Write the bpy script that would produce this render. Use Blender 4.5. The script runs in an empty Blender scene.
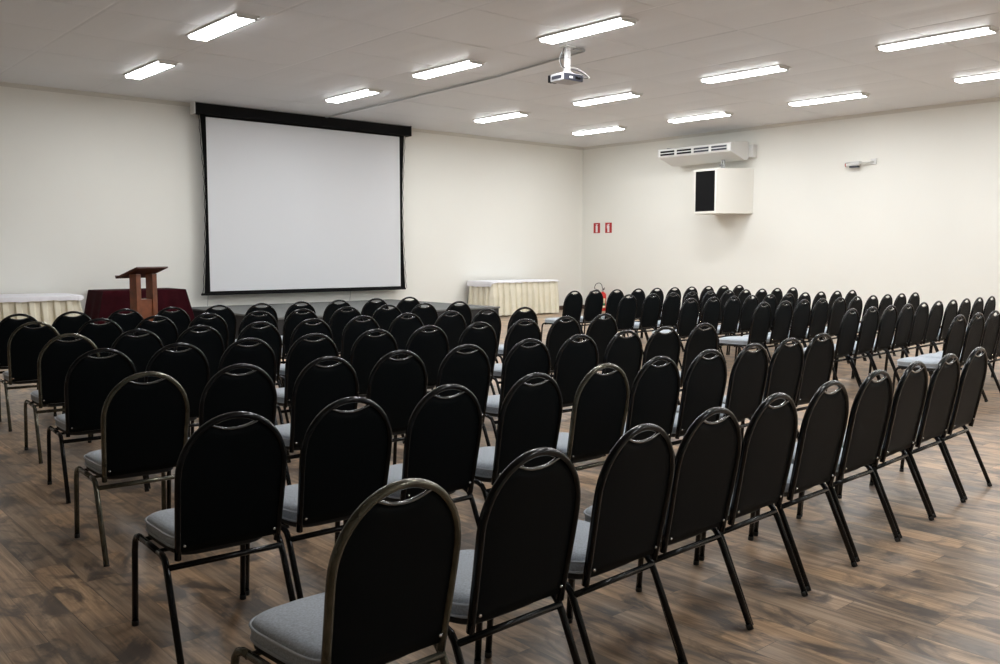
import bpy, bmesh, math, random
from mathutils import Vector, Matrix, noise
random.seed(7)
sc = bpy.context.scene
C = sc.collection
PI = math.pi
def R(d): return math.radians(d)

# ---------------------------------------------------------------- camera
H = 1.493
YAW, PIT, ROL = R(41.2132), R(4.9318), R(0.0424)
cd = bpy.data.cameras.new('camera'); cam = bpy.data.objects.new('camera', cd); C.objects.link(cam)
cd.sensor_width = 36.0; cd.lens = 903.34*36/1000; cd.clip_start = 0.05; cd.clip_end = 200
Fv = Vector((math.sin(YAW)*math.cos(PIT), math.cos(YAW)*math.cos(PIT), -math.sin(PIT)))
Rv0 = Vector((math.cos(YAW), -math.sin(YAW), 0)); Uv0 = Rv0.cross(Fv)
Rv = Rv0*math.cos(ROL)+Uv0*math.sin(ROL); Uv = -Rv0*math.sin(ROL)+Uv0*math.cos(ROL)
cam.matrix_world = Matrix(((Rv.x, Uv.x, -Fv.x, 0), (Rv.y, Uv.y, -Fv.y, 0), (Rv.z, Uv.z, -Fv.z, H), (0, 0, 0, 1)))
sc.camera = cam

# ---------------------------------------------------------------- world, exposure
w = bpy.data.worlds.new('world'); sc.world = w; w.use_nodes = True
w.node_tree.nodes['Background'].inputs[0].default_value = (0.05, 0.05, 0.05, 1)
w.node_tree.nodes['Background'].inputs[1].default_value = 0.0
sc.view_settings.view_transform = 'Standard'; sc.view_settings.look = 'None'
sc.view_settings.gamma = 1.0; sc.view_settings.use_curve_mapping = False
sc.view_settings.exposure = 0.0
LAMP = 60.0            # emission of the fluorescent diffusers
sc.cycles.use_denoising = True
sc.cycles.max_bounces = 10; sc.cycles.diffuse_bounces = 6; sc.cycles.glossy_bounces = 4
sc.cycles.use_light_tree = True

# ---------------------------------------------------------------- materials
def mat(name, col, rough=0.5, metal=0.0, spec=0.5, nscale=0, namp=0.0, bump=0.0, bscale=200, coat=0.0, sheen=0.0):
    m = bpy.data.materials.new(name); m.use_nodes = True; nt = m.node_tree
    b = nt.nodes['Principled BSDF']
    b.inputs['Base Color'].default_value = (*col, 1); b.inputs['Roughness'].default_value = rough
    b.inputs['Metallic'].default_value = metal; b.inputs['Specular IOR Level'].default_value = spec
    b.inputs['Coat Weight'].default_value = coat
    b.inputs['Sheen Weight'].default_value = sheen
    tc = nt.nodes.new('ShaderNodeTexCoord')
    if nscale:
        n = nt.nodes.new('ShaderNodeTexNoise'); n.inputs['Scale'].default_value = nscale; n.inputs['Detail'].default_value = 4
        nt.links.new(tc.outputs['Object'], n.inputs['Vector'])
        r = nt.nodes.new('ShaderNodeValToRGB')
        r.color_ramp.elements[0].position = 0.3; r.color_ramp.elements[1].position = 0.7
        r.color_ramp.elements[0].color = (*[c*(1-namp) for c in col], 1); r.color_ramp.elements[1].color = (*[min(1, c*(1+namp)) for c in col], 1)
        nt.links.new(n.outputs['Fac'], r.inputs['Fac']); nt.links.new(r.outputs['Color'], b.inputs['Base Color'])
    if bump:
        n2 = nt.nodes.new('ShaderNodeTexNoise'); n2.inputs['Scale'].default_value = bscale; n2.inputs['Detail'].default_value = 3
        nt.links.new(tc.outputs['Object'], n2.inputs['Vector'])
        bp = nt.nodes.new('ShaderNodeBump'); bp.inputs['Strength'].default_value = bump; bp.inputs['Distance'].default_value = 0.002
        nt.links.new(n2.outputs['Fac'], bp.inputs['Height']); nt.links.new(bp.outputs['Normal'], b.inputs['Normal'])
    return m
def emit(name, col, s):
    m = bpy.data.materials.new(name); m.use_nodes = True; nt = m.node_tree
    b = nt.nodes['Principled BSDF']; b.inputs['Base Color'].default_value = (0.8, 0.8, 0.8, 1)
    b.inputs['Emission Color'].default_value = (*col, 1); b.inputs['Emission Strength'].default_value = s
    return m

def floor_material():
    m = bpy.data.materials.new('weathered_wood_planks'); m.use_nodes = True; nt = m.node_tree; N = nt.nodes; K = nt.links
    b = N['Principled BSDF']
    tc = N.new('ShaderNodeTexCoord')
    sep = N.new('ShaderNodeSeparateXYZ'); K.new(tc.outputs['Object'], sep.inputs[0])
    cmb = N.new('ShaderNodeCombineXYZ'); K.new(sep.outputs['Y'], cmb.inputs['X']); K.new(sep.outputs['X'], cmb.inputs['Y'])
    br = N.new('ShaderNodeTexBrick'); K.new(cmb.outputs[0], br.inputs['Vector'])
    br.inputs['Scale'].default_value = 1.0; br.inputs['Brick Width'].default_value = 0.92; br.inputs['Row Height'].default_value = 0.152
    br.inputs['Mortar Size'].default_value = 0.0018; br.inputs['Mortar Smooth'].default_value = 0.3
    br.inputs['Color1'].default_value = (0, 0, 0, 1); br.inputs['Color2'].default_value = (1, 1, 1, 1); br.inputs['Mortar'].default_value = (0.5, 0.5, 0.5, 1)
    br.inputs['Bias'].default_value = 0.0; br.offset = 0.37
    # grain stretched along the planks (Y)
    def noise_tex(sx, sy, detail, rough=0.55, dist=0.0, off=True):
        mp = N.new('ShaderNodeMapping'); mp.inputs['Scale'].default_value = (sx, sy, 1)
        K.new(tc.outputs['Object'], mp.inputs['Vector'])
        v = mp.outputs[0]
        if off:
            ad = N.new('ShaderNodeVectorMath'); ad.operation = 'MULTIPLY_ADD'
            K.new(br.outputs['Color'], ad.inputs[0]); ad.inputs[1].default_value = (3.7, 5.1, 9.3); K.new(v, ad.inputs[2]); v = ad.outputs[0]
        n = N.new('ShaderNodeTexNoise'); n.inputs['Scale'].default_value = 1; n.inputs['Detail'].default_value = detail
        n.inputs['Roughness'].default_value = rough; n.inputs['Distortion'].default_value = dist
        K.new(v, n.inputs['Vector']); return n
    def ramp(src, stops):
        r = N.new('ShaderNodeValToRGB'); cr = r.color_ramp
        while len(cr.elements) < len(stops): cr.elements.new(0.5)
        for e, (p, c) in zip(cr.elements, stops): e.position = p; e.color = (*c, 1) if not isinstance(c, (int, float)) else (c, c, c, 1)
        K.new(src, r.inputs['Fac']); return r
    def mix(kind, fac, a, bb):
        x = N.new('ShaderNodeMix'); x.data_type = 'RGBA'; x.blend_type = kind
        if isinstance(fac, (int, float)): x.inputs[0].default_value = fac
        else: K.new(fac, x.inputs[0])
        for s, v in ((6, a), (7, bb)):
            if isinstance(v, tuple): x.inputs[s].default_value = (*v, 1)
            else: K.new(v, x.inputs[s])
        return x.outputs[2]
    g = noise_tex(38, 1.5, 7, 0.66, 0.4)
    base = ramp(g.outputs['Fac'], [(0.3, (0.17, 0.12, 0.082)), (0.5, (0.39, 0.275, 0.183)), (0.7, (0.62, 0.47, 0.33))])
    pt = ramp(br.outputs['Color'], [(0.0, (0.72, 0.72, 0.74)), (0.5, (1.0, 0.96, 0.92)), (1.0, (1.22, 1.12, 1.0))])
    col = mix('MULTIPLY', 1.0, base.outputs['Color'], pt.outputs['Color'])
    st = noise_tex(5.5, 3.0, 5, 0.6, 1.0)
    sr = ramp(st.outputs['Fac'], [(0.47, 0.0), (0.62, 0.85)])
    col = mix('MIX', sr.outputs['Color'], col, (0.085, 0.07, 0.062))
    gy = noise_tex(3.1, 1.2, 3, 0.5, 0.3)
    gr = ramp(gy.outputs['Fac'], [(0.5, 0.0), (0.72, 0.55)])
    col = mix('MIX', gr.outputs['Color'], col, (0.26, 0.23, 0.20))
    mr = ramp(br.outputs['Fac'], [(0.0, 0.0), (1.0, 0.45)])
    col = mix('MIX', mr.outputs['Color'], col, (0.03, 0.022, 0.016))
    K.new(col, b.inputs['Base Color'])
    rr = N.new('ShaderNodeMapRange'); rr.inputs['To Min'].default_value = 0.28; rr.inputs['To Max'].default_value = 0.46
    K.new(g.outputs['Fac'], rr.inputs['Value']); K.new(rr.outputs[0], b.inputs['Roughness'])
    b.inputs['Specular IOR Level'].default_value = 0.5
    bp = N.new('ShaderNodeBump'); bp.inputs['Strength'].default_value = 0.25; bp.inputs['Distance'].default_value = 0.002
    sb = N.new('ShaderNodeMath'); sb.operation = 'SUBTRACT'; K.new(g.outputs['Fac'], sb.inputs[0]); K.new(br.outputs['Fac'], sb.inputs[1])
    K.new(sb.outputs[0], bp.inputs['Height']); K.new(bp.outputs[0], b.inputs['Normal'])
    return m

M = dict(
    wall=mat('cream_wall_paint', (0.81, 0.805, 0.755), 0.75, spec=0.25, nscale=0.7, namp=0.012, bump=0.15, bscale=90),
    ceiling=mat('grey_white_ceiling_panel', (0.70, 0.71, 0.725), 0.45, spec=0.4, nscale=0.5, namp=0.02),
    moulding=mat('cream_moulding', (0.66, 0.65, 0.60), 0.5),
    baseboard=mat('dark_brown_baseboard', (0.06, 0.035, 0.025), 0.4),
    vinyl=mat('black_backrest_vinyl', (0.0022, 0.0036, 0.0044), 0.5, spec=0.07, bump=0.35, bscale=420),
    lip=mat('black_gloss_edging', (0.03, 0.031, 0.033), 0.18, spec=1.0, coat=1.0),
    frame_black=mat('black_lacquered_tube', (0.003, 0.0035, 0.004), 0.16, spec=0.26, nscale=14, namp=0.25),
    frame_brass=mat('worn_brass_tube', (0.11, 0.105, 0.08), 0.19, metal=0.7, nscale=18, namp=0.45),
    grey=mat('grey_blue_woven_fabric', (0.43, 0.475, 0.525), 0.9, spec=0.2, nscale=160, namp=0.22, bump=0.5, bscale=500, sheen=0.3),
    piping=mat('grey_piping', (0.52, 0.56, 0.60), 0.7, spec=0.3),
    pan=mat('black_seat_board', (0.012, 0.012, 0.012), 0.6),
    rubber=mat('black_rubber', (0.014, 0.014, 0.014), 0.7),
    bolt=mat('bright_steel_bolt', (0.7, 0.7, 0.68), 0.25, metal=0.9),
    white_metal=mat('white_enamelled_metal', (0.70, 0.70, 0.685), 0.35),
    steel=mat('galvanised_steel', (0.42, 0.43, 0.43), 0.4, metal=0.7),
    black=mat('matt_black', (0.003, 0.003, 0.0035), 0.7, spec=0.15),
    screen=mat('projection_screen_fabric', (0.66, 0.67, 0.69), 0.8, spec=0.2),
    screen_black=mat('black_screen_border', (0.003, 0.003, 0.003), 0.8, spec=0.1),
    stage=mat('grey_stage_carpet', (0.155, 0.16, 0.155), 0.95, spec=0.1, nscale=60, namp=0.18),
    stage_side=mat('black_stage_skirting', (0.012, 0.012, 0.013), 0.7),
    white_cloth=mat('white_runner_cloth', (0.80, 0.80, 0.84), 0.8, spec=0.2, nscale=9, namp=0.03),
    cream_cloth=mat('cream_pleated_cloth', (0.74, 0.70, 0.57), 0.85, spec=0.15, nscale=8, namp=0.04),
    red_cloth=mat('dark_red_velvet', (0.028, 0.0025, 0.005), 0.9, spec=0.1, nscale=6, namp=0.2),
    wood=mat('reddish_varnished_wood', (0.15, 0.045, 0.017), 0.35, nscale=9, namp=0.3),
    wood_dark=mat('dark_varnished_wood', (0.055, 0.018, 0.010), 0.35, nscale=9, namp=0.25),
    wood_table=mat('plywood', (0.25, 0.17, 0.1), 0.6),
    red=mat('red_enamel', (0.62, 0.02, 0.015), 0.3),
    sign_red=mat('sign_red', (0.45, 0.012, 0.015), 0.45),
    sign_white=mat('sign_white', (0.8, 0.76, 0.74), 0.5),
    label_cream=mat('cream_label', (0.75, 0.66, 0.45), 0.5),
    label_green=mat('green_label', (0.02, 0.22, 0.09), 0.5),
    grey_plastic=mat('dark_grey_plastic', (0.03, 0.032, 0.045), 0.45),
    pale_plastic=mat('pale_grey_plastic', (0.45, 0.45, 0.46), 0.5),
    glass=mat('dark_lens_glass', (0.01, 0.01, 0.012), 0.08),
    cream_box=mat('cream_painted_board', (0.76, 0.745, 0.69), 0.6),
    led=mat('red_plastic', (0.5, 0.1, 0.08), 0.4),
    diffuser=emit('lit_fluorescent_diffuser', (0.965, 0.985, 1.0), LAMP),
    diffuser_side=emit('lit_diffuser_edge', (0.965, 0.985, 1.0), LAMP*0.26),
    floor=floor_material(),
)

# ---------------------------------------------------------------- helpers
def obj(name, bm, m, parent=None, smooth=False):
    me = bpy.data.meshes.new(name); bm.normal_update(); bm.to_mesh(me); bm.free()
    ms = m if isinstance(m, (list, tuple)) else [m]
    for x in ms: me.materials.append(x)
    if smooth:
        for p in me.polygons: p.use_smooth = True
    o = bpy.data.objects.new(name, me); C.objects.link(o)
    if parent: o.parent = parent
    return o
def tag(o, label, cat, group=None):
    o['label'] = label; o['category'] = cat
    if group: o['group'] = group
    return o
def thing(name, label, cat, loc=(0, 0, 0), rz=0.0, group=None):
    o = bpy.data.objects.new(name, None); C.objects.link(o); o.empty_display_size = 0.1
    o.location = loc; o.rotation_euler = (0, 0, rz); return tag(o, label, cat, group)
def struct(o): o['kind'] = 'structure'; return o
def box(bm, x0, x1, y0, y1, z0, z1, bev=0.0, mi=0):
    vs = [bm.verts.new((x, y, z)) for x in (x0, x1) for y in (y0, y1) for z in (z0, z1)]
    fs = []
    for q in ((0, 1, 3, 2), (4, 6, 7, 5), (0, 4, 5, 1), (2, 3, 7, 6), (0, 2, 6, 4), (1, 5, 7, 3)):
        f = bm.faces.new([vs[i] for i in q]); f.material_index = mi; fs.append(f)
    if bev:
        es = list({e for f in fs for e in f.edges})
        bmesh.ops.bevel(bm, geom=es, offset=bev, segments=2, profile=0.6, affect='EDGES')
    return vs
def bxo(name, dims, m, parent=None, bev=0.0):
    bm = bmesh.new(); box(bm, *dims, bev=bev); return obj(name, bm, m, parent)
def tube(bm, pts, r, n=8, r2=None, up=Vector((0, 0, 1)), closed=False, cap=True):
    """sweep an ellipse (r along side, r2 along normal) along pts"""
    pts = [Vector(p) for p in pts]; r2 = r2 or r; rings = []; L = len(pts)
    prev = None
    for i, p in enumerate(pts):
        if closed: t = pts[(i+1) % L]-pts[i-1]
        else: t = pts[min(i+1, L-1)]-pts[max(i-1, 0)]
        t.normalize()
        if prev is None:
            a = up if abs(t.dot(up)) < 0.95 else Vector((0, 1, 0))
            s = t.cross(a).normalized()
        else:
            s = (prev-t*prev.dot(t)).normalized()
        prev = s; u = s.cross(t)
        rings.append([bm.verts.new(p+s*(r*math.cos(2*PI*k/n))+u*(r2*math.sin(2*PI*k/n))) for k in range(n)])
    rng = range(L if closed else L-1)
    for i in rng:
        a, b = rings[i], rings[(i+1) % L]
        for k in range(n): bm.faces.new((a[k], b[k], b[(k+1) % n], a[(k+1) % n]))
    if cap and not closed:
        bm.faces.new(rings[0]); bm.faces.new(rings[-1][::-1])
def lathe(bm, prof, cx=0, cy=0, n=24, z0=0):
    rings = []
    for r, z in prof:
        rings.append([bm.verts.new((cx+r*math.cos(2*PI*k/n), cy+r*math.sin(2*PI*k/n), z0+z)) for k in range(n)])
    for a, b in zip(rings, rings[1:]):
        for k in range(n): bm.faces.new((a[k], a[(k+1) % n], b[(k+1) % n], b[k]))
    bm.faces.new(rings[0][::-1]); bm.faces.new(rings[-1])
def loft(bm, rings, cap=True):
    vr = [[bm.verts.new(p) for p in r] for r in rings]; n = len(vr[0])
    for a, b in zip(vr, vr[1:]):
        for k in range(n): bm.faces.new((a[k], a[(k+1) % n], b[(k+1) % n], b[k]))
    if cap: bm.faces.new(vr[0][::-1]); bm.faces.new(vr[-1])
    return vr
def spline(pts, per=6):
    """Catmull-Rom through pts"""
    P = [Vector(p) for p in pts]; P = [P[0]*2-P[1]]+P+[P[-1]*2-P[-2]]; out = []
    for i in range(1, len(P)-2):
        for k in range(per):
            t = k/per; a, b, c, d = P[i-1], P[i], P[i+1], P[i+2]
            out.append(0.5*((2*b)+(c-a)*t+(2*a-5*b+4*c-d)*t*t+(3*b-a-3*c+d)*t**3))
    out.append(P[-2]); return out

# ---------------------------------------------------------------- room shell
XL, XR, YB, YF, ZC = -8.0, 18.05, -4.6, 17.2, 4.37
T = 0.2
struct(bxo('floor', (XL-T, XR+T, YB-T, YF+T, -0.12, 0.0), M['floor']))
struct(bxo('wall_front', (XL-T, XR+T, YF, YF+T, 0, ZC+0.3), M['wall']))
struct(bxo('wall_right', (XR, XR+T, YB-T, YF+T, 0, ZC+0.3), M['wall']))
struct(bxo('wall_left', (XL-T, XL, YB-T, YF+T, 0, ZC+0.3), M['wall']))
struct(bxo('wall_back', (XL-T, XR+T, YB-T, YB, 0, ZC+0.3), M['wall']))
# ceiling: sagging sheets, 1.61 m across the room by 1.46 m deep, split into ribs
PX, PY = 1.61, 1.46
def ceiling():
    bm = bmesh.new()
    xs = []; x = 10.15-PX*12
    while x < XR+T:
        for f in (0.0, 0.02, 0.12, 0.25, 0.38, 0.48, 0.52, 0.62, 0.75, 0.88, 0.98): xs.append((x+f*PX, f, int(round((x-10.15)/PX))))
        x += PX
    ys = []; y = 6.95-PY*8
    while y < YF+T:
        for f in (0.0, 0.012, 0.06, 0.25, 0.5, 0.75, 0.94, 0.988): ys.append((y+f*PY, f, int(round((y-6.95)/PY))))
        y += PY
    rnd = random.Random(3); sag = {}
    V = []
    for (x, fx, ix) in xs:
        row = []
        for (y, fy, iy) in ys:
            k = (ix, iy)
            if k not in sag: sag[k] = (rnd.uniform(0.003, 0.012), rnd.uniform(-0.004, 0.006), rnd.uniform(-0.003, 0.003))
            s, tx, ty = sag[k]
            half = (fx*2) % 1.0
            z = ZC-s*math.sin(PI*half)**0.8*(0.45+0.55*math.sin(PI*fy)) - (tx*(fx-0.5)+ty*(fy-0.5))
            if fx == 0.0 or fy == 0.0: z = ZC+0.004
            row.append(bm.verts.new((min(x, XR+T), min(y, YF+T), z)))
        V.append(row)
    for i in range(len(xs)-1):
        for j in range(len(ys)-1):
            bm.faces.new((V[i][j], V[i][j+1], V[i+1][j+1], V[i+1][j]))
    bmesh.ops.recalc_face_normals(bm, faces=bm.faces)
    # slab above
    box(bm, XL-T, XR+T, YB-T, YF+T, ZC+0.06, ZC+0.2)
    return struct(obj('ceiling', bm, M['ceiling']))
ceiling()
def moulding(name, a, b, nrm):
    a = Vector(a); b = Vector(b); n = Vector(nrm); up = Vector((0, 0, 1)); bm = bmesh.new()
    prof = [(0, -0.07), (0.012, -0.07), (0.016, -0.05), (0.04, -0.02), (0.06, -0.014), (0.06, 0.02), (0, 0.02)]
    loft(bm, [[p+n*u+up*v for u, v in prof] for p in (a, b)]); bmesh.ops.recalc_face_normals(bm, faces=bm.faces)
    return struct(obj(name, bm, M['moulding']))
moulding('trim_1', (XL, YF, ZC), (XR, YF, ZC), (0, -1, 0))
moulding('trim_2', (XR, YF, ZC), (XR, YB, ZC), (-1, 0, 0))
moulding('trim_3', (XL, YF, ZC), (XL, YB, ZC), (1, 0, 0))
struct(bxo('baseboard_front', (XL, XR, YF-0.016, YF, 0, 0.11), M['baseboard'], bev=0.003))
struct(bxo('baseboard_right', (XR-0.016, XR, YB, YF-0.016, 0, 0.11), M['baseboard'], bev=0.003))
struct(bxo('baseboard_left', (XL, XL+0.016, YB, YF-0.016, 0, 0.11), M['baseboard'], bev=0.003))

# ---------------------------------------------------------------- stage
SX0, SX1, SY0, SZ = 6.9, 11.75, 13.4, 0.46
st = thing('stage', 'low grey carpeted stage platform with dark sides beneath the projection screen', 'stage', ((SX0+SX1)/2, (SY0+YF)/2, 0))
hx, hy = (SX1-SX0)/2, (YF-0.018-SY0)/2
bxo('stage_base', (-hx+0.02, hx-0.02, -hy+0.02, hy-0.002, 0, SZ-0.035), M['stage_side'], st)
bxo('stage_top', (-hx, hx, -hy, hy-0.002, SZ-0.035, SZ), M['stage'], st, bev=0.006)

# ---------------------------------------------------------------- ceiling lights
LCOLS = [('leftmost', [(5.36, 14.42), (5.06, 11.15), (5.0, 8.1), (5.0, 5.0), (5.0, 1.9), (5.0, -1.2)]),
         ('second', [(8.96, 14.3), (8.80, 11.32), (8.64, 8.22), (8.7, 5.1), (8.7, 2.0), (8.7, -1.1)]),
         ('third', [(12.67, 14.46), (12.66, 11.5), (12.57, 8.5), (12.46, 5.46), (12.5, 2.4), (12.5, -0.7)]),
         ('rightmost', [(15.72, 14.5), (15.79, 11.72), (15.75, 8.82), (15.66, 5.75), (15.7, 2.7), (15.7, -0.4)])]
def make_light():
    t = thing('ceiling_light', '', 'ceiling light')
    bm = bmesh.new(); box(bm, -0.155, 0.155, -0.765, 0.735, -0.012, 0.03, bev=0.003)
    obj('housing', bm, M['white_metal'], t)
    bm = bmesh.new()
    prof = [(-0.13, -0.012), (-0.125, -0.030), (-0.11, -0.040), (0.11, -0.040), (0.125, -0.030), (0.13, -0.012)]
    loft(bm, [[Vector((x, y, z)) for x, z in prof] for y in (-0.725, 0.695)]); bmesh.ops.recalc_face_normals(bm, faces=bm.faces)
    for f in bm.faces:
        if f.calc_center_median().z > -0.039: f.material_index = 1
    obj('diffuser', bm, [M['diffuser'], M['diffuser_side']], t)
    for s in (-1, 1):
        bm = bmesh.new(); box(bm, -0.13, 0.13, s*0.723-0.015-0.013, s*0.723-0.015+0.013, -0.044, -0.008, bev=0.004)
        obj('end_cap', bm, M['white_metal'], t)
    return t
def copy_tree(o, parent=None):
    c = o.copy(); C.objects.link(c); c.parent = parent
    for ch in list(o.children): copy_tree(ch, c)
    return c
depth = ['closest to the front wall', 'second out from the front wall', 'third out from the front wall', 'fourth out from the front wall',
         'fifth out from the front wall', 'sixth out from the front wall']
protoL = make_light(); first = True
for cn, ps in LCOLS:
    for i, (x, y) in enumerate(ps):
        o = protoL if first else copy_tree(protoL); first = False
        o.location = (x, y, ZC-0.012)
        tag(o, 'lit fluorescent ceiling light in the %s column, %s' % (cn, depth[i]), 'ceiling light', 'fluorescent lights on the ceiling')

# ---------------------------------------------------------------- projection screen
def screen():
    x0, x1 = 7.10, 12.10; y = 16.95
    t = thing('projection_screen', 'large white projection screen with black border and black casing above the stage', 'projection screen', ((x0+x1)/2, y, 0))
    cx = (x0+x1)/2; W = (x1-x0)/2
    bxo('casing', (-W, W, -0.09, 0.10, ZC-0.225, ZC-0.02), M['black'], t, bev=0.012)
    bxo('casing_lip', (-W+0.01, W-0.01, -0.075, 0.09, ZC-0.02, ZC+0.012), M['steel'], t, bev=0.004)
    for s in (-1, 1):
        bxo('end_bracket', (s*W-0.012, s*W+0.012, -0.095, 0.11, ZC-0.235, ZC+0.01), M['white_metal'] if s < 0 else M['black'], t, bev=0.004)
    # fabric: black border sheet with inward curved edges, and white image area a hair in front
    hw0 = 2.345; zt, zb = ZC-0.2, 0.72
    def half(z, base, amp):
        f = (z-zb)/(zt-zb); return base-amp*math.sin(PI*f)
    bm = bmesh.new(); n = 24; A = []
    for i in range(n+1):
        z = zb+(zt-zb)*i/n; h = half(z, 2.37, 0.065)
        A.append([[bm.verts.new((s*h, yy, z)) for yy in (-0.004, 0.0)] for s in (-1, 1)])
    for i in range(n):
        a, b = A[i], A[i+1]
        bm.faces.new((a[0][0], a[1][0], b[1][0], b[0][0])); bm.faces.new((a[0][1], b[0][1], b[1][1], a[1][1]))
        for s in (0, 1): bm.faces.new((a[s][0], b[s][0], b[s][1], a[s][1]))
    bm.faces.new((A[0][0][0], A[0][0][1], A[0][1][1], A[0][1][0])); bm.faces.new((A[n][0][0], A[n][1][0], A[n][1][1], A[n][0][1]))
    bmesh.ops.recalc_face_normals(bm, faces=bm.faces)
    bd = obj('screen_border', bm, M['screen_black'], t)
    bm = bmesh.new(); box(bm, -2.255, 2.235, -0.010, -0.0045, zb+0.045, ZC-0.265)
    obj('screen_fabric', bm, M['screen'], t)
    # scalloped tension cords along both side edges
    for s in (-1, 1):
        bm = bmesh.new(); pts = []
        for i in range(49):
            z = zb+(zt-zb)*i/48; h = half(z, 2.40, 0.08)+0.010*math.cos(i*PI/2)
            pts.append((s*h, -0.003, z))
        tube(bm, pts, 0.006, 5); obj('tension_cord', bm, M['screen_black'], bd)
    bm = bmesh.new(); pts = [(-2.43, -0.002, zb-0.012), (2.37, -0.002, zb-0.012)]
    tube(bm, pts, 0.030, 8, 0.022); obj('bottom_bar', bm, M['black'], t)
    for cxp in (-2.3, 0.92):
        bm = bmesh.new(); tube(bm, [(cxp, 0, zb-0.03), (cxp, 0.02, zb-0.15), (cxp+0.005, 0.05, SZ+0.02)], 0.006, 5)
        obj('pull_cord', bm, M['steel'], t)
screen()

# ---------------------------------------------------------------- skirted tables
def pleated(bm, path, z0, z1, n_per=0.19, amp=0.075, flare=0.0, sharp=True):
    """vertical cloth following path with folds; path = list of (x,y), outward = right-hand side"""
    P = [Vector((a, b, 0)) for a, b in path]; pts = []
    for a, b in zip(P, P[1:]):
        L = (b-a).length; k = max(2, int(L/0.012)); d = (b-a)/L; nrm = Vector((d.y, -d.x, 0))
        for i in range(k): pts.append((a+d*(L*i/k), nrm))
    pts.append((P[-1], pts[-1][1])); s = 0; rings = []; prev = pts[0][0]
    for p, nrm in pts:
        s += (p-prev).length; prev = p
        ph = (s/n_per) % 1.0
        q_ = abs(2*ph-1); q_ = min(1, max(0, (q_-0.38)/0.2)); tri = 1-q_*q_*(3-2*q_)
        o2 = amp*(tri*0.9+0.25*math.sin(s*9.1)); o1 = amp*0.35*tri
        rings.append((p+nrm*(o1)+Vector((0, 0, z1)), p+nrm*(o1*0.6+o2*0.7+flare*0.4)+Vector((0, 0, z1*0.55+z0*0.45)), p+nrm*(o2+flare+amp*0.3*math.sin(s*5.3))+Vector((0, 0, z0+0.004))))
    V = [[bm.verts.new(q) for q in r] for r in rings]
    for a, b in zip(V, V[1:]):
        for k in range(2): bm.faces.new((a[k], b[k], b[k+1], a[k+1]))
def solid(o, th):
    md = o.modifiers.new('thickness', 'SOLIDIFY'); md.thickness = th; md.offset = -1
def table(name, label, hx, hy, z, loc):
    t = thing(name, label, 'table', loc)
    bxo('tabletop', (-hx, hx, -hy, hy, z-0.03, z), M['wood_table'], t, bev=0.004)
    for sx in (-1, 1):
        for sy in (-1, 1):
            bm = bmesh.new(); tube(bm, [(sx*(hx-0.12), sy*(hy-0.1), 0), (sx*(hx-0.12), sy*(hy-0.1), z-0.03)], 0.016, 8)
            obj('leg', bm, M['steel'], t, True)
    return t
def runner(name, label, hx, hy, z, drops, loc, m, cat='tablecloth', rad=0.05, flare=0.0):
    """flat cloth with the four sides hanging by drops = (left, front, right, back)"""
    bm = bmesh.new(); o = thing
    def outline(ex, dz, wob=0.0):
        pts = []; nseg = 5
        for (cx, cy, a0, dl) in ((-1, -1, PI, 0), (1, -1, 1.5*PI, 1), (1, 1, 0, 2), (-1, 1, 0.5*PI, 3)):
            for k in range(nseg+1):
                a = a0+0.5*PI*k/nseg
                pts.append((cx*(hx-rad)+(rad+ex)*math.cos(a), cy*(hy-rad)+(rad+ex)*math.sin(a), a))
        # densify straight parts
        out = []; n = len(pts)
        for i in range(n):
            a, b = pts[i], pts[(i+1) % n]; L = math.hypot(b[0]-a[0], b[1]-a[1]); k = max(1, int(L/0.08))
            for j in range(k):
                f = j/k; out.append((a[0]+(b[0]-a[0])*f, a[1]+(b[1]-a[1])*f))
        return out
    base = outline(0.004, 0)
    def drop(x, y):
        dl, df, dr, db = drops; dxl = abs(x+hx); dxr = abs(x-hx); dyf = abs(y+hy); dyb = abs(y-hy)
        w_ = [1/(q+0.02)**2 for q in (dxl, dyf, dxr, dyb)]; return sum(a*b for a, b in zip(w_, drops))/sum(w_)
    def ring(ex, f):
        r = []
        for i, (x, y) in enumerate(base):
            d = drop(x, y); l = math.hypot(x/hx, y/hy)
            wob = 0.006*math.sin(i*1.7)+0.005*math.sin(i*0.6)
            k = 1+0*l
            nx = (1 if x > hx-rad*1.2 else -1 if x < -hx+rad*1.2 else 0); ny = (1 if y > hy-rad*1.2 else -1 if y < -hy+rad*1.2 else 0)
            e = ex+flare*f
            r.append(Vector((x+nx*e, y+ny*e*(0.15 if ny > 0 else 1), z+0.006-(d+wob*f)*f)))
        return r
    R0 = [Vector((x*0.985, y*0.97, z+0.0085)) for x, y in base]
    vr = loft(bm, [R0, ring(0, 0), ring(0.006, 0.12), ring(0.010, 0.55), ring(0.012, 1.0)], cap=False)
    bm.faces.new(vr[0])
    bmesh.ops.recalc_face_normals(bm, faces=bm.faces)
    ob = obj(name, bm, m, None, False); ob.location = loc; solid(ob, 0.002)
    return tag(ob, label, cat)
# right table
tx, ty, hx, hy, z = 14.98, 16.60, 1.07, 0.42, 0.84
tb = table('banquet_table', 'long table with cream pleated skirt against the wall right of the stage', hx, hy, z, (tx, ty, 0))
bm = bmesh.new(); pleated(bm, [(-hx-0.004, hy-0.02), (-hx-0.004, -hy-0.004), (hx+0.004, -hy-0.004), (hx+0.004, hy-0.02)], 0.03, z-0.006, flare=0.02)
sk = obj('table_skirt', bm, M['cream_cloth'], tb, False); solid(sk, 0.003)
runner('table_runner', 'white cloth over the top of the table right of the stage', hx+0.045, hy+0.045, z, (0.13, 0.035, 0.05, 0.03), (tx, ty, 0), M['white_cloth'])
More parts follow.
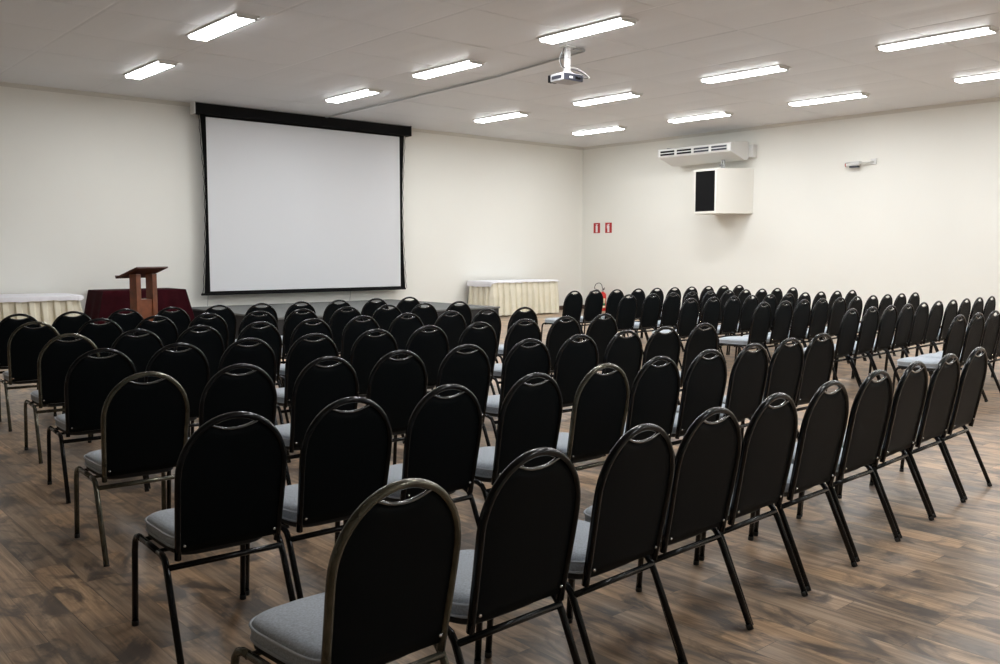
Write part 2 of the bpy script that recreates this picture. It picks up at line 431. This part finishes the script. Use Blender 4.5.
# left table
tx, ty, hx, hy, z = 3.38, 16.45, 1.26, 0.60, 0.80
tb = table('banquet_table', 'long table with cream pleated skirt against the wall at far left', hx, hy, z, (tx, ty, 0))
bm = bmesh.new(); pleated(bm, [(-hx-0.004, hy-0.02), (-hx-0.004, -hy-0.004), (hx-0.10, -hy-0.004), (hx+0.004, -hy+0.16), (hx+0.004, hy-0.02)], 0.03, z-0.006, flare=0.06)
sk = obj('table_skirt', bm, M['cream_cloth'], tb, False); solid(sk, 0.003)
runner('table_runner', 'white cloth over the top of the far left skirted table', hx+0.05, hy+0.05, z, (0.05, 0.075, 0.06, 0.03), (tx, ty, 0), M['white_cloth'], rad=0.16)
# red covered table
tx, ty, hx, hy, z = 5.88, 16.74, 0.72, 0.40, 0.84
tb = table('side_table', 'small table hidden under the dark red cloth behind the lectern', hx, hy, z, (tx, ty, 0))
def red_cloth():
    bm = bmesh.new(); rad = 0.03; n = 0; rings = []
    def outl(e, f):
        pts = []; per = []
        X, Y = hx+0.012+e, hy+0.012+e*0.35
        K = 26
        for k in range(K): per.append((-X+2*X*k/K, -Y, 0, -1))
        for k in range(12): per.append((X, -Y+2*Y*k/12, 1, 0))
        for k in range(K): per.append((X-2*X*k/K, min(Y, 0.43), 0, 0.2))
        for k in range(12): per.append((-X, Y-2*Y*k/12, -1, 0))
        return [(x+nx*0.022*f*math.sin(i*1.25), y+ny*0.022*f*math.sin(i*1.25)) for i, (x, y, nx, ny) in enumerate(per)]
    for e, f, zz in ((-0.02, 0, z+0.008), (0, 0, z+0.003), (0.015, 0.15, z-0.06), (0.09, 0.6, z-0.4), (0.165, 1.0, 0.12)):
        rings.append([Vector((x, y if y < 0.43 else 0.43, zz)) for x, y in outl(e, f)])
    vr = loft(bm, rings, cap=False); bm.faces.new(vr[0]); bmesh.ops.recalc_face_normals(bm, faces=bm.faces)
    o = obj('tablecloth', bm, M['red_cloth'], None, True); o.location = (tx, ty, 0); solid(o, 0.003)
    md = o.modifiers.new('edge', 'EDGE_SPLIT'); md.split_angle = R(50)
    tag(o, 'dark red cloth draped to the ground over the table behind the lectern', 'tablecloth')
red_cloth()

# ---------------------------------------------------------------- lectern
lt = thing('lectern', 'reddish wooden lectern with slanted reading top standing before the red cloth', 'lectern', (5.42, 15.15, 0), R(25))
for s in (-1, 1):
    bxo('post', (s*0.175-0.05, s*0.175+0.05, -0.075, 0.075, 0.04, 1.16), M['wood'], lt, bev=0.004)
bxo('front_panel', (-0.125, 0.125, -0.055, -0.03, 0.04, 0.74), M['wood'], lt, bev=0.003)
bxo('shelf', (-0.125, 0.125, -0.06, 0.12, 0.72, 0.745), M['wood'], lt, bev=0.003)
bxo('foot_board', (-0.26, 0.26, -0.2, 0.2, 0.0, 0.04), M['wood_dark'], lt, bev=0.006)
bm = bmesh.new()
vs = box(bm, -0.34, 0.34, -0.25, 0.25, -0.012, 0.012, bev=0.003)
bmesh.ops.rotate(bm, verts=bm.verts, cent=(0, 0, 0), matrix=Matrix.Rotation(R(-20), 3, 'X'))
bmesh.ops.translate(bm, verts=bm.verts, vec=(0, 0.02, 1.185))
obj('reading_top', bm, M['wood_dark'], lt)
bm = bmesh.new(); box(bm, -0.34, 0.34, 0.238, 0.25, 0.012, 0.04, bev=0.002)
bmesh.ops.rotate(bm, verts=bm.verts, cent=(0, 0, 0), matrix=Matrix.Rotation(R(-20), 3, 'X'))
bmesh.ops.translate(bm, verts=bm.verts, vec=(0, 0.02, 1.185))
obj('book_ledge', bm, M['wood_dark'], lt)

# ---------------------------------------------------------------- projector, its mount and conduit
px, py = 9.14, 9.02
mt = thing('projector_mount', 'white ceiling pole mount with cables holding the projector', 'projector mount', (px, py, 0))
bxo('ceiling_plate', (-0.09, 0.09, -0.07, 0.07, ZC-0.03, ZC+0.005), M['white_metal'], mt, bev=0.004)
bxo('pole', (-0.035, 0.035, -0.03, 0.03, 4.02, ZC-0.03), M['white_metal'], mt, bev=0.006)
bm = bmesh.new()
loft(bm, [[Vector((x*s, y*s, zz)) for x, y in ((-0.08, -0.08), (0.08, -0.08), (0.08, 0.08), (-0.08, 0.08))] for s, zz in ((1, 3.975), (0.9, 3.985), (0.45, 4.02), (0.45, 4.05))])
bmesh.ops.recalc_face_normals(bm, faces=bm.faces); obj('bracket', bm, M['white_metal'], mt)
for sx in (-0.02, 0.02):
    for zz in (4.10, 4.2, 4.3):
        bm = bmesh.new(); lathe(bm, [(0.008, 0), (0.008, 0.006)], n=10); bmesh.ops.rotate(bm, verts=bm.verts, cent=(0, 0, 0), matrix=Matrix.Rotation(R(90), 3, 'X'))
        bmesh.ops.translate(bm, verts=bm.verts, vec=(sx, -0.03, zz)); obj('screw', bm, M['steel'], mt)
for pts, mm in (([(-0.03, 0.03, ZC-0.02), (-0.06, 0.08, 4.24), (-0.05, 0.09, 4.12), (-0.01, 0.03, 4.06)], 'white_metal'),
                ([(-0.04, 0.02, ZC-0.02), (-0.07, 0.06, 4.2), (-0.06, 0.05, 4.10), (0.0, -0.04, 4.03)], 'black'),
                ([(0.03, 0, 4.08), (0.16, -0.04, 4.07), (0.27, -0.10, 4.0), (0.24, -0.19, 3.93), (0.12, -0.165, 3.925)], 'white_metal'),
                ([(0.03, 0, 4.05), (0.12, -0.06, 4.04), (0.21, -0.14, 3.98), (0.19, -0.21, 3.92), (0.05, -0.165, 3.925)], 'grey_plastic')):
    bm = bmesh.new(); tube(bm, spline(pts), 0.006, 6); obj('cable', bm, M[mm], mt, True)
pj = thing('projector', 'white video projector with dark connector panel hanging under the ceiling mount', 'projector', (px-0.02, py, 3.865), R(-3))
bxo('body', (-0.18, 0.18, -0.14, 0.13, 0.0, 0.11), M['pale_plastic'], pj, bev=0.014)
rp = bxo('connector_panel', (-0.175, 0.175, -0.152, -0.138, 0.006, 0.098), M['grey_plastic'], pj, bev=0.004)
bxo('socket', (-0.08, -0.02, -0.156, -0.15, 0.035, 0.06), M['sign_white'], rp)
bxo('socket', (0.03, 0.12, -0.156, -0.15, 0.03, 0.065), M['black'], rp)
bm = bmesh.new(); lathe(bm, [(0.045, 0.0), (0.05, 0.01), (0.05, 0.06), (0.042, 0.062), (0.036, 0.05)], n=24)
bmesh.ops.rotate(bm, verts=bm.verts, cent=(0, 0, 0), matrix=Matrix.Rotation(R(-90), 3, 'X'))
bmesh.ops.translate(bm, verts=bm.verts, vec=(-0.11, 0.145, 0.055)); obj('lens', bm, M['glass'], pj, True)
bxo('lens_housing', (-0.175, -0.04, 0.125, 0.19, 0.005, 0.105), M['black'], pj, bev=0.008)
bxo('side_vent', (-0.184, -0.178, -0.10, 0.10, 0.03, 0.075), M['grey_plastic'], pj)
bm = bmesh.new()
tube(bm, [(9.92, 16.85, ZC-0.032), (9.86, 14.0, ZC-0.032), (9.75, 11.2, ZC-0.032), (9.47, 9.03, ZC-0.032), (9.44, 8.99, ZC-0.032), (9.24, 9.0, ZC-0.032)], 0.022, 6, 0.012)
tag(obj('cable_conduit', bm, M['steel']), 'thin grey cable conduit running along the ceiling from screen to projector', 'cable conduit')

# ---------------------------------------------------------------- air conditioner, speaker box, bracket, camera, signs (right wall)
ac = thing('air_conditioner', 'long white air conditioner mounted high on the right wall above the speaker box', 'air conditioner', (XR, 12.87, 3.6))
def acprof(): return [(-0.83, 0.17), (-0.85, 0.20), (-0.85, 0.34), (-0.82, 0.37), (-0.20, 0.43), (-0.16, 0.40), (-0.16, 0.06), (-0.20, 0.02), (-0.32, 0.01)]
bm = bmesh.new(); loft(bm, [[Vector((x, y, zz)) for x, zz in acprof()] for y in (-0.96, 1.02)]); bmesh.ops.recalc_face_normals(bm, faces=bm.faces)
obj('body', bm, M['white_metal'], ac)
for ye in (-0.985, 1.02):
    bm = bmesh.new(); loft(bm, [[Vector((x*1.008, y, zz+0.004)) for x, zz in acprof()] for y in (ye, ye+0.03)]); bmesh.ops.recalc_face_normals(bm, faces=bm.faces)
    obj('end_panel', bm, M['white_metal'], ac)
for k in range(4):
    y0 = -0.90+k*0.482
    g = bxo('outlet_grille', (-0.862, -0.849, y0, y0+0.45, 0.20, 0.335), M['white_metal'], ac, bev=0.002)
    for zz in (0.212, 0.275):
        bxo('slot', (-0.866, -0.861, y0+0.02, y0+0.43, zz, zz+0.044), M['black'] if k > 1 else M['grey_plastic'], g)
bxo('mounting_plate', (-0.16, -0.005, -1.10, -0.86, 0.08, 0.36), M['white_metal'], ac, bev=0.004)
bxo('mounting_plate', (-0.16, -0.005, 0.90, 1.08, 0.08, 0.36), M['white_metal'], ac, bev=0.004)

bm = bmesh.new(); tube(bm, [(-0.1, 0.98, 0.30), (-0.35, 1.0, 0.42), (-0.55, 1.02, 0.42)], 0.014, 6); obj('drain_pipe', bm, M['steel'], ac)

sb = thing('speaker_box', 'white wall box with black speaker grille beneath the air conditioner', 'speaker box', (XR-0.004, 12.5, 2.42))
def quad_prism(bm, pts, z0, z1):
    loft(bm, [[Vector((x, y, zz)) for x, y in pts] for zz in (z0, z1)]); bmesh.ops.recalc_face_normals(bm, faces=bm.faces)
x0 = -0.82; ya, yb = -0.24, 0.40    # front face y range
t_ = 0.05
# cabinet as five boards (open front) so the grille sits in a real recess
bm = bmesh.new(); quad_prism(bm, [(x0, ya), (0, -0.66), (0, yb), (x0, yb)], 0, t_); quad_prism(bm, [(x0, ya), (0, -0.66), (0, yb), (x0, yb)], 1.01-t_, 1.01)
quad_prism(bm, [(x0, ya), (0, -0.66), (0, -0.60), (x0, ya+t_)], t_, 1.01-t_)
quad_prism(bm, [(x0, yb-t_), (0, yb-t_), (0, yb), (x0, yb)], t_, 1.01-t_)
obj('cabinet', bm, M['cream_box'], sb)
bxo('speaker_grille', (x0+0.02, x0+0.05, ya+t_, yb-t_, t_, 1.01-t_), M['black'], sb)
br = thing('support_bracket', 'small galvanised bracket between the air conditioner and the speaker box', 'bracket', (17.52, 12.30, 3.43))
bxo('bracket_arm', (-0.02, 0.02, -0.035, -0.015, 0, 0.2), M['steel'], br)
bxo('bracket_arm', (-0.02, 0.02, 0.025, 0.045, 0, 0.2), M['steel'], br)
bxo('bracket_bar', (-0.02, 0.02, -0.05, 0.09, 0.07, 0.095), M['steel'], br)

cm = thing('security_camera', 'small white bullet camera on an arm on the bare right wall', 'security camera', (XR, 9.27, 3.34))
bm = bmesh.new(); tube(bm, [(-0.12, 0.27, 0), (-0.12, 0.0, 0.02)], 0.05, 14); obj('camera_body', bm, M['white_metal'], cm, True)
bm = bmesh.new(); tube(bm, [(-0.12, 0.295, -0.005), (-0.12, 0.265, 0)], 0.042, 14); obj('lens', bm, M['led'], cm, True)
bxo('sun_shield', (-0.18, -0.06, -0.02, 0.28, 0.045, 0.06), M['white_metal'], cm, bev=0.004)
bxo('underside_cover', (-0.16, -0.08, 0.01, 0.2, -0.065, -0.03), M['grey_plastic'], cm, bev=0.004)
bm = bmesh.new(); tube(bm, spline([(-0.12, 0.02, 0.02), (-0.11, -0.10, 0.03), (-0.09, -0.20, 0.03), (-0.02, -0.25, 0.04)]), 0.012, 8); obj('arm', bm, M['white_metal'], cm, True)
bxo('wall_plate', (-0.03, 0, -0.31, -0.19, -0.02, 0.10), M['white_metal'], cm, bev=0.006)

def sign(y, label, tilt):
    s = thing('extinguisher_sign', label, 'sign', (XR, y, 2.19), 0, 'red fire equipment signs')
    bxo('sign_board', (-0.008, 0, -0.115, 0.115, -0.135, 0.135), M['sign_red'], s, bev=0.002)
    b = bmesh.new(); box(b, -0.011, -0.0075, -0.035, 0.035, -0.115, 0.055); box(b, -0.011, -0.0075, -0.018, 0.018, 0.055, 0.085)
    box(b, -0.011, -0.0075, -0.045, 0.03, 0.085, 0.1)
    if tilt: box(b, -0.011, -0.0075, 0.035, 0.052, -0.02, 0.08)
    obj('symbol', b, M['sign_white'], s)
sign(16.66, 'red extinguisher sign nearer the room corner', False)
sign(16.24, 'red extinguisher sign farther from the room corner', True)

def extinguisher(x, y, label, loops):
    e = thing('fire_extinguisher', label, 'fire extinguisher', (x, y, 0), 0, 'fire extinguishers by the right wall')
    bm = bmesh.new(); lathe(bm, [(0.085, 0), (0.095, 0.01), (0.095, 0.40), (0.088, 0.44), (0.06, 0.475), (0.03, 0.49), (0.03, 0.505)], n=24)
    obj('cylinder', bm, M['red'], e, True)
    for nm, z0, z1, mm in (('label', 0.20, 0.33, 'label_cream'), ('label_band', 0.14, 0.20, 'label_green'), ('label_band', 0.08, 0.135, 'label_cream')):
        bm = bmesh.new(); n = 12; A = []
        for k in range(n+1):
            a = PI+R(15)+(R(75)*k/n)
            A.append((bm.verts.new((0.0965*math.cos(a), 0.0965*math.sin(a), z0)), bm.verts.new((0.0965*math.cos(a), 0.0965*math.sin(a), z1))))
        for a, b in zip(A, A[1:]): bm.faces.new((a[0], b[0], b[1], a[1]))
        o = obj(nm, bm, M[mm], e, True); solid(o, 0.001)
    bm = bmesh.new(); lathe(bm, [(0.026, 0.5), (0.03, 0.51), (0.03, 0.545), (0.018, 0.56)], n=14); obj('valve', bm, M['steel'], e, True)
    bm = bmesh.new(); tube(bm, [(0.02, 0.02, 0.55), (-0.03, -0.09, 0.575)], 0.010, 6); tube(bm, [(0.02, 0.02, 0.565), (-0.02, -0.09, 0.61)], 0.008, 6); obj('handle', bm, M['black'], e, True)
    bm = bmesh.new(); tube(bm, spline(loops), 0.009, 7); obj('hose', bm, M['rubber'], e, True)
    return e
e1 = extinguisher(17.78, 16.18, 'red fire extinguisher with hose looped upward seen between chairs by the wall',
    [(0, 0, 0.54), (0.0, 0.04, 0.68), (0, 0.13, 0.73), (0, 0.25, 0.69), (0, 0.29, 0.58), (0, 0.2, 0.55), (0, 0.12, 0.5), (0, 0.12, 0.2)])
e2 = extinguisher(17.90, 16.53, 'red fire extinguisher nearer the corner mostly hidden behind chair backs',
    [(0, 0, 0.53), (0, 0.1, 0.555), (0, 0.22, 0.54), (0, 0.26, 0.47), (0, 0.2, 0.42), (0, 0.12, 0.38), (0, 0.11, 0.2)])

e2.scale = (0.92, 0.92, 0.90)
# ---------------------------------------------------------------- banquet chairs
OY = 0.22                       # origin sits this far in front of the top of the backrest
TB = Vector((0, 0.085, 0.413)); TT = Vector((0, 0.0, 0.908))
def bp(x, t, off=0.0):
    """point on the leaning back plane; off = outward behind the chair"""
    p = TB.lerp(TT, t); d = (TT-TB).normalized(); n = Vector((0, -d.z, d.y))
    bow = -0.004*math.sin(PI*min(1, max(0, t)))
    return Vector((x, p.y-OY, p.z))+n*(off-0.0)+Vector((0, bow, 0))
SH = 0.577
def hw(t, W):
    base = W*(0.955+0.045*min(1, t/0.5))
    if t <= SH: return base
    return W*math.sqrt(max(0, 1-((t-SH)/(1-SH))**2))
def make_chair(fm):
    t = thing('banquet_chair', '', 'chair')
    W = 0.201
    # back frame
    path = [bp(-W*0.955, -0.06)]
    for k in range(1, 6): q = SH*k/6; path.append(bp(-hw(q, W), q))
    for k in range(0, 25):
        a = PI-PI*k/24; path.append(bp(W*math.cos(a), SH+(1-SH)*math.sin(a)))
    for k in range(5, 0, -1): q = SH*k/6; path.append(bp(hw(q, W), q))
    path.append(bp(W*0.955, -0.06))
    bm = bmesh.new(); tube(bm, path, 0.0125, 10, 0.0145, up=Vector((0, 1, 0.3)))
    bf = obj('back_frame', bm, fm, t, True)
    for s in (-1, 1):
        bm = bmesh.new(); c = bp(s*(W-0.028), 0.05, 0.012)
        bmesh.ops.create_uvsphere(bm, u_segments=8, v_segments=6, radius=0.006, matrix=Matrix.Translation(c)); obj('bolt', bm, M['bolt'], bf, True)
    # backrest panel: columns up to the frame, scooped under the top
    Wi = W-0.004
    S = [math.sin(-PI/2+PI*i/28) for i in range(29)]
    def ttop(s):
        u = s*Wi; e = SH+(1-SH-0.012)*math.sqrt(max(0, 1-s*s))
        g = 0.904+0.058*(abs(u)/0.098)**2.2
        return min(e, g)
    def panel(off0, dome, margin, name, mm, front):
        bm = bmesh.new(); NV = 14; G = []
        for s in S:
            col = []; tt = ttop(s)-margin; tb = -0.01+margin
            for j in range(NV+1):
                v = j/NV; tv = tb+(tt-tb)*v; e = max(abs(s)**6, abs(2*v-1)**10)
                col.append((s*Wi*(1-margin*1.5)*(0.955+0.045*min(1, tv/0.5)), tv, off0+dome*(1-e)))
            G.append(col)
        F = [[bm.verts.new(bp(*q)) for q in col] for col in G]
        B = [[bm.verts.new(bp(q[0], q[1], 0.0)) for q in col] for col in G]
        n = len(S)-1
        for i in range(n):
            for j in range(NV):
                bm.faces.new((F[i][j], F[i+1][j], F[i+1][j+1], F[i][j+1])); bm.faces.new((B[i][j], B[i][j+1], B[i+1][j+1], B[i+1][j]))
            bm.faces.new((F[i][0], B[i][0], B[i+1][0], F[i+1][0])); bm.faces.new((F[i][NV], F[i+1][NV], B[i+1][NV], B[i][NV]))
        for j in range(NV):
            bm.faces.new((F[0][j], F[0][j+1], B[0][j+1], B[0][j])); bm.faces.new((F[n][j], B[n][j], B[n][j+1], F[n][j+1]))
        bmesh.ops.remove_doubles(bm, verts=bm.verts, dist=0.0004)
        bmesh.ops.recalc_face_normals(bm, faces=bm.faces)
        return obj(name, bm, mm, t, True)
    br_ = panel(0.003, 0.004, 0.0, 'backrest', M['vinyl'], False)
    panel(-0.006, -0.026, 0.012, 'back_cushion', M['grey'], True)
    pts = [bp(s*Wi, ttop(s), 0.006) for s in [(-0.1+0.2*k/16)/Wi for k in range(17)]]
    bm = bmesh.new(); tube(bm, pts, 0.0055, 6); obj('grip_edging', bm, M['lip'], br_, True)
    # seat
    def outline(sc_, z, grow=0.0):
        pts = []; n = 40
        for k in range(n):
            a = 2*PI*k/n; c, s_ = math.cos(a), math.sin(a)
            ex = 2/5.0
            x = abs(c)**ex*(1 if c > 0 else -1); y = abs(s_)**ex*(1 if s_ > 0 else -1)
            w_ = 0.2-0.016*(1-y)*0.5
            bulge = 0.02*(1-x*x) if y > 0 else 0
            pts.append(Vector((x*(w_*sc_+grow), 0.32-OY+y*(0.198*sc_+grow)+bulge*sc_, z)))
        return pts
    bm = bmesh.new()
    vr = loft(bm, [outline(0.95, 0.398), outline(0.99, 0.404), outline(1.0, 0.432), outline(0.99, 0.443), outline(0.95, 0.455), outline(0.8, 0.464), outline(0.5, 0.468), outline(0.15, 0.469)])
    bmesh.ops.recalc_face_normals(bm, faces=bm.faces)
    se = obj('seat', bm, M['grey'], t, True)
    for z_, g in ((0.441, 0.001), (0.404, -0.001)):
        bm = bmesh.new(); tube(bm, outline(1.0, z_, g), 0.0045, 6, closed=True); obj('piping', bm, M['piping'], se, True)
    bm = bmesh.new(); loft(bm, [outline(0.93, 0.374), outline(0.97, 0.380), outline(0.97, 0.398)]); bmesh.ops.recalc_face_normals(bm, faces=bm.faces)
    obj('seat_board', bm, M['pan'], t)
    # legs (each carries its bend), seat frame with side rails and cross bars
    X = 0.222
    for s in (-1, 1):
        rear = [(s*(X+0.006), -0.033-OY, 0.0), (s*(X+0.002), 0.105-OY, 0.315), (s*(X+0.001), 0.124-OY, 0.352), (s*X, 0.142-OY, 0.373), (s*X, 0.172-OY, 0.384), (s*X, 0.21-OY, 0.386)]
        front = [(s*(X+0.004), 0.529-OY, 0.0), (s*(X+0.002), 0.506-OY, 0.315), (s*(X+0.001), 0.498-OY, 0.356), (s*X, 0.482-OY, 0.376), (s*X, 0.455-OY, 0.385), (s*X, 0.42-OY, 0.386)]
        for pts in (rear, front):
            bm = bmesh.new(); tube(bm, [Vector(pts[0])+Vector((0, 0, 0.004))]+pts[1:], 0.0125, 10, up=Vector((1, 0, 0))); lg = obj('leg', bm, fm, t, True)
            bm = bmesh.new(); p = Vector(pts[0]); d = (Vector(pts[1])-p).normalized()
            tube(bm, [tuple(p), tuple(p+d*0.022)], 0.0137, 10, up=Vector((1, 0, 0))); obj('foot_cap', bm, M['rubber'], lg, True)
    bm = bmesh.new()
    for s in (-1, 1): tube(bm, [(s*X, 0.21-OY, 0.386), (s*X, 0.42-OY, 0.386)], 0.0122, 10, up=Vector((1, 0, 0)))
    tube(bm, [(-X, 0.118-OY, 0.348), (X, 0.118-OY, 0.348)], 0.0115, 10)
    tube(bm, [(-X, 0.44-OY, 0.374), (X, 0.44-OY, 0.374)], 0.009, 8)
    tube(bm, [(-X, 0.26-OY, 0.374), (X, 0.26-OY, 0.374)], 0.008, 8)
    obj('seat_frame', bm, fm, t, True)
    return t
ROWS = [
  [[1.308,1.864,2.7],[1.824,1.908,2.7],[2.359,1.953,2.7],[2.825,1.993,2.7],[3.313,2.033,2.7],[3.834,2.076,2.7],[4.366,2.119,2.7],[4.883,2.16,3.7],[5.404,2.201,3.7],[5.929,2.242,3.7]],
  [[1.417,3.084,-2.0],[1.92,3.103,0.0],[2.438,3.126,0.0],[2.993,3.154,0.0],[3.534,3.186,0.0],[4.024,3.22,0.0],[4.547,3.258,0.0],[5.08,3.3,0.0],[5.601,3.348,0.0],[6.116,3.398,0.0]],
  [[1.59,4.435,-4.0],[2.076,4.436,-2.0],[2.604,4.441,-2.0],[3.1,4.447,-2.0],[3.624,4.458,-2.0],[4.188,4.472,-2.0],[4.696,4.488,-2.0],[5.227,4.508,-2.0],[5.724,4.532,-2.0],[6.273,4.554,-2.0]],
  [[1.783,5.716,-4.5],[2.268,5.747,-2.5],[2.773,5.781,-2.5],[3.293,5.81,-2.5],[3.845,5.838,-2.5],[4.37,5.86,-2.5],[4.92,5.88,-2.5],[5.464,5.896,-2.5],[5.992,5.909,-2.5],[6.527,5.918,-2.5]],
  [[1.945,6.948,-3.9],[2.456,7.016,-1.9],[2.977,7.081,-1.9],[3.525,7.133,-1.9],[4.057,7.175,-1.9],[4.602,7.208,-1.9],[5.131,7.23,-1.9],[5.683,7.242,-1.9],[6.167,7.242,-1.9],[6.696,7.235,-1.9]],
  [[2.075,8.38,-5.2],[2.619,8.418,-3.2],[3.132,8.452,-3.2],[3.651,8.485,-3.2],[4.204,8.518,-3.2],[4.711,8.543,-3.2],[5.274,8.573,-3.2],[5.827,8.591,-3.2],[6.358,8.616,-3.2],[6.897,8.635,-3.2]],
  [[2.231,9.574,-5.5],[2.739,9.633,-3.5],[3.272,9.691,-3.5],[3.786,9.743,-3.5],[4.337,9.785,-3.5],[4.88,9.828,-3.5],[5.425,9.87,-3.5],[5.978,9.909,-3.5],[6.555,9.94,-3.5],[7.107,9.97,-3.5]],
  [[10.286,9.955,0.1],[10.761,9.945,0.1],[11.249,9.92,0.1],[11.769,9.901,0.1],[12.25,9.893,0.1],[12.73,9.89,0.1],[13.198,9.875,0.1],[13.667,9.854,0.1],[14.135,9.846,0.1],[14.604,9.835,0.1]],
  [[9.953,8.548,1.3],[10.479,8.537,1.3],[10.948,8.527,1.3],[11.417,8.53,1.3],[11.886,8.524,1.3],[12.361,8.519,1.3],[12.856,8.53,1.3],[13.324,8.523,1.3],[13.793,8.526,1.3],[14.262,8.509,1.3]],
  [[9.731,7.289,2.3],[10.201,7.27,2.3],[10.671,7.267,2.3],[11.138,7.286,2.3],[11.607,7.285,2.3],[12.077,7.272,2.3],[12.546,7.275,2.3],[13.015,7.277,2.3],[13.485,7.264,2.3],[13.954,7.257,2.3]],
  [[9.591,6.104,2.3],[10.06,6.097,2.3],[10.528,6.118,2.3],[10.996,6.126,2.3],[11.465,6.126,2.3],[11.933,6.135,2.3],[12.402,6.137,2.3],[12.87,6.153,2.3],[13.339,6.164,2.3],[13.807,6.173,2.3]],
  [[9.178,4.766,3.2],[9.646,4.775,3.2],[10.115,4.788,3.2],[10.583,4.807,3.2],[11.05,4.833,3.2],[11.518,4.857,3.2],[11.986,4.871,3.2],[12.454,4.893,3.2],[12.922,4.909,3.2],[13.39,4.927,3.2]],
  [[9.002,3.59,2.3],[9.471,3.6,2.3],[9.96,3.625,2.3],[10.469,3.658,2.3],[10.978,3.692,2.3],[11.487,3.725,2.3],[11.996,3.759,2.3]]
]
BRASS = {(0, 0), (2, 0), (4, 0), (5, 0), (1, 4)}
ORD = ['first', 'second', 'third', 'fourth', 'fifth', 'sixth', 'seventh', 'eighth', 'ninth', 'tenth']
LROW = ['nearest row', 'second nearest row', 'third nearest row', 'fourth nearest row', 'fifth nearest row', 'sixth nearest row', 'farthest row']
RROW = ['farthest row', 'second farthest row', 'third farthest row', 'fourth farthest row', 'fifth farthest row', 'nearest row']
blk = make_chair(M['frame_black']); brs = make_chair(M['frame_brass']); used = {}
for r, row in enumerate(ROWS):
    left = r < 7
    for i, (x, y, dg) in enumerate(row):
        th = R(dg) + R(random.uniform(-1.2, 1.2) if left else random.uniform(-0.3, 0.3))
        key = (r, i) in BRASS; src = brs if key else blk
        if key in used: o = copy_tree(src)
        else: o = src; used[key] = 1
        o.location = (x-math.sin(th)*OY, y+math.cos(th)*OY, 0); o.rotation_euler = (0, 0, th)
        where = LROW[r] if left else RROW[r-7]
        kind = 'brass-edged black banquet chair' if key else 'black banquet chair'
        tag(o, '%s, %s from left in the %s of the %s block' % (kind, ORD[i], where, 'left' if left else 'right'), 'chair',
            'chairs in the left block' if left else 'chairs in the right block')
for o in list(bpy.data.objects):
    if o.name.startswith('banquet_chair') and not o.get('label'): bpy.data.objects.remove(o)
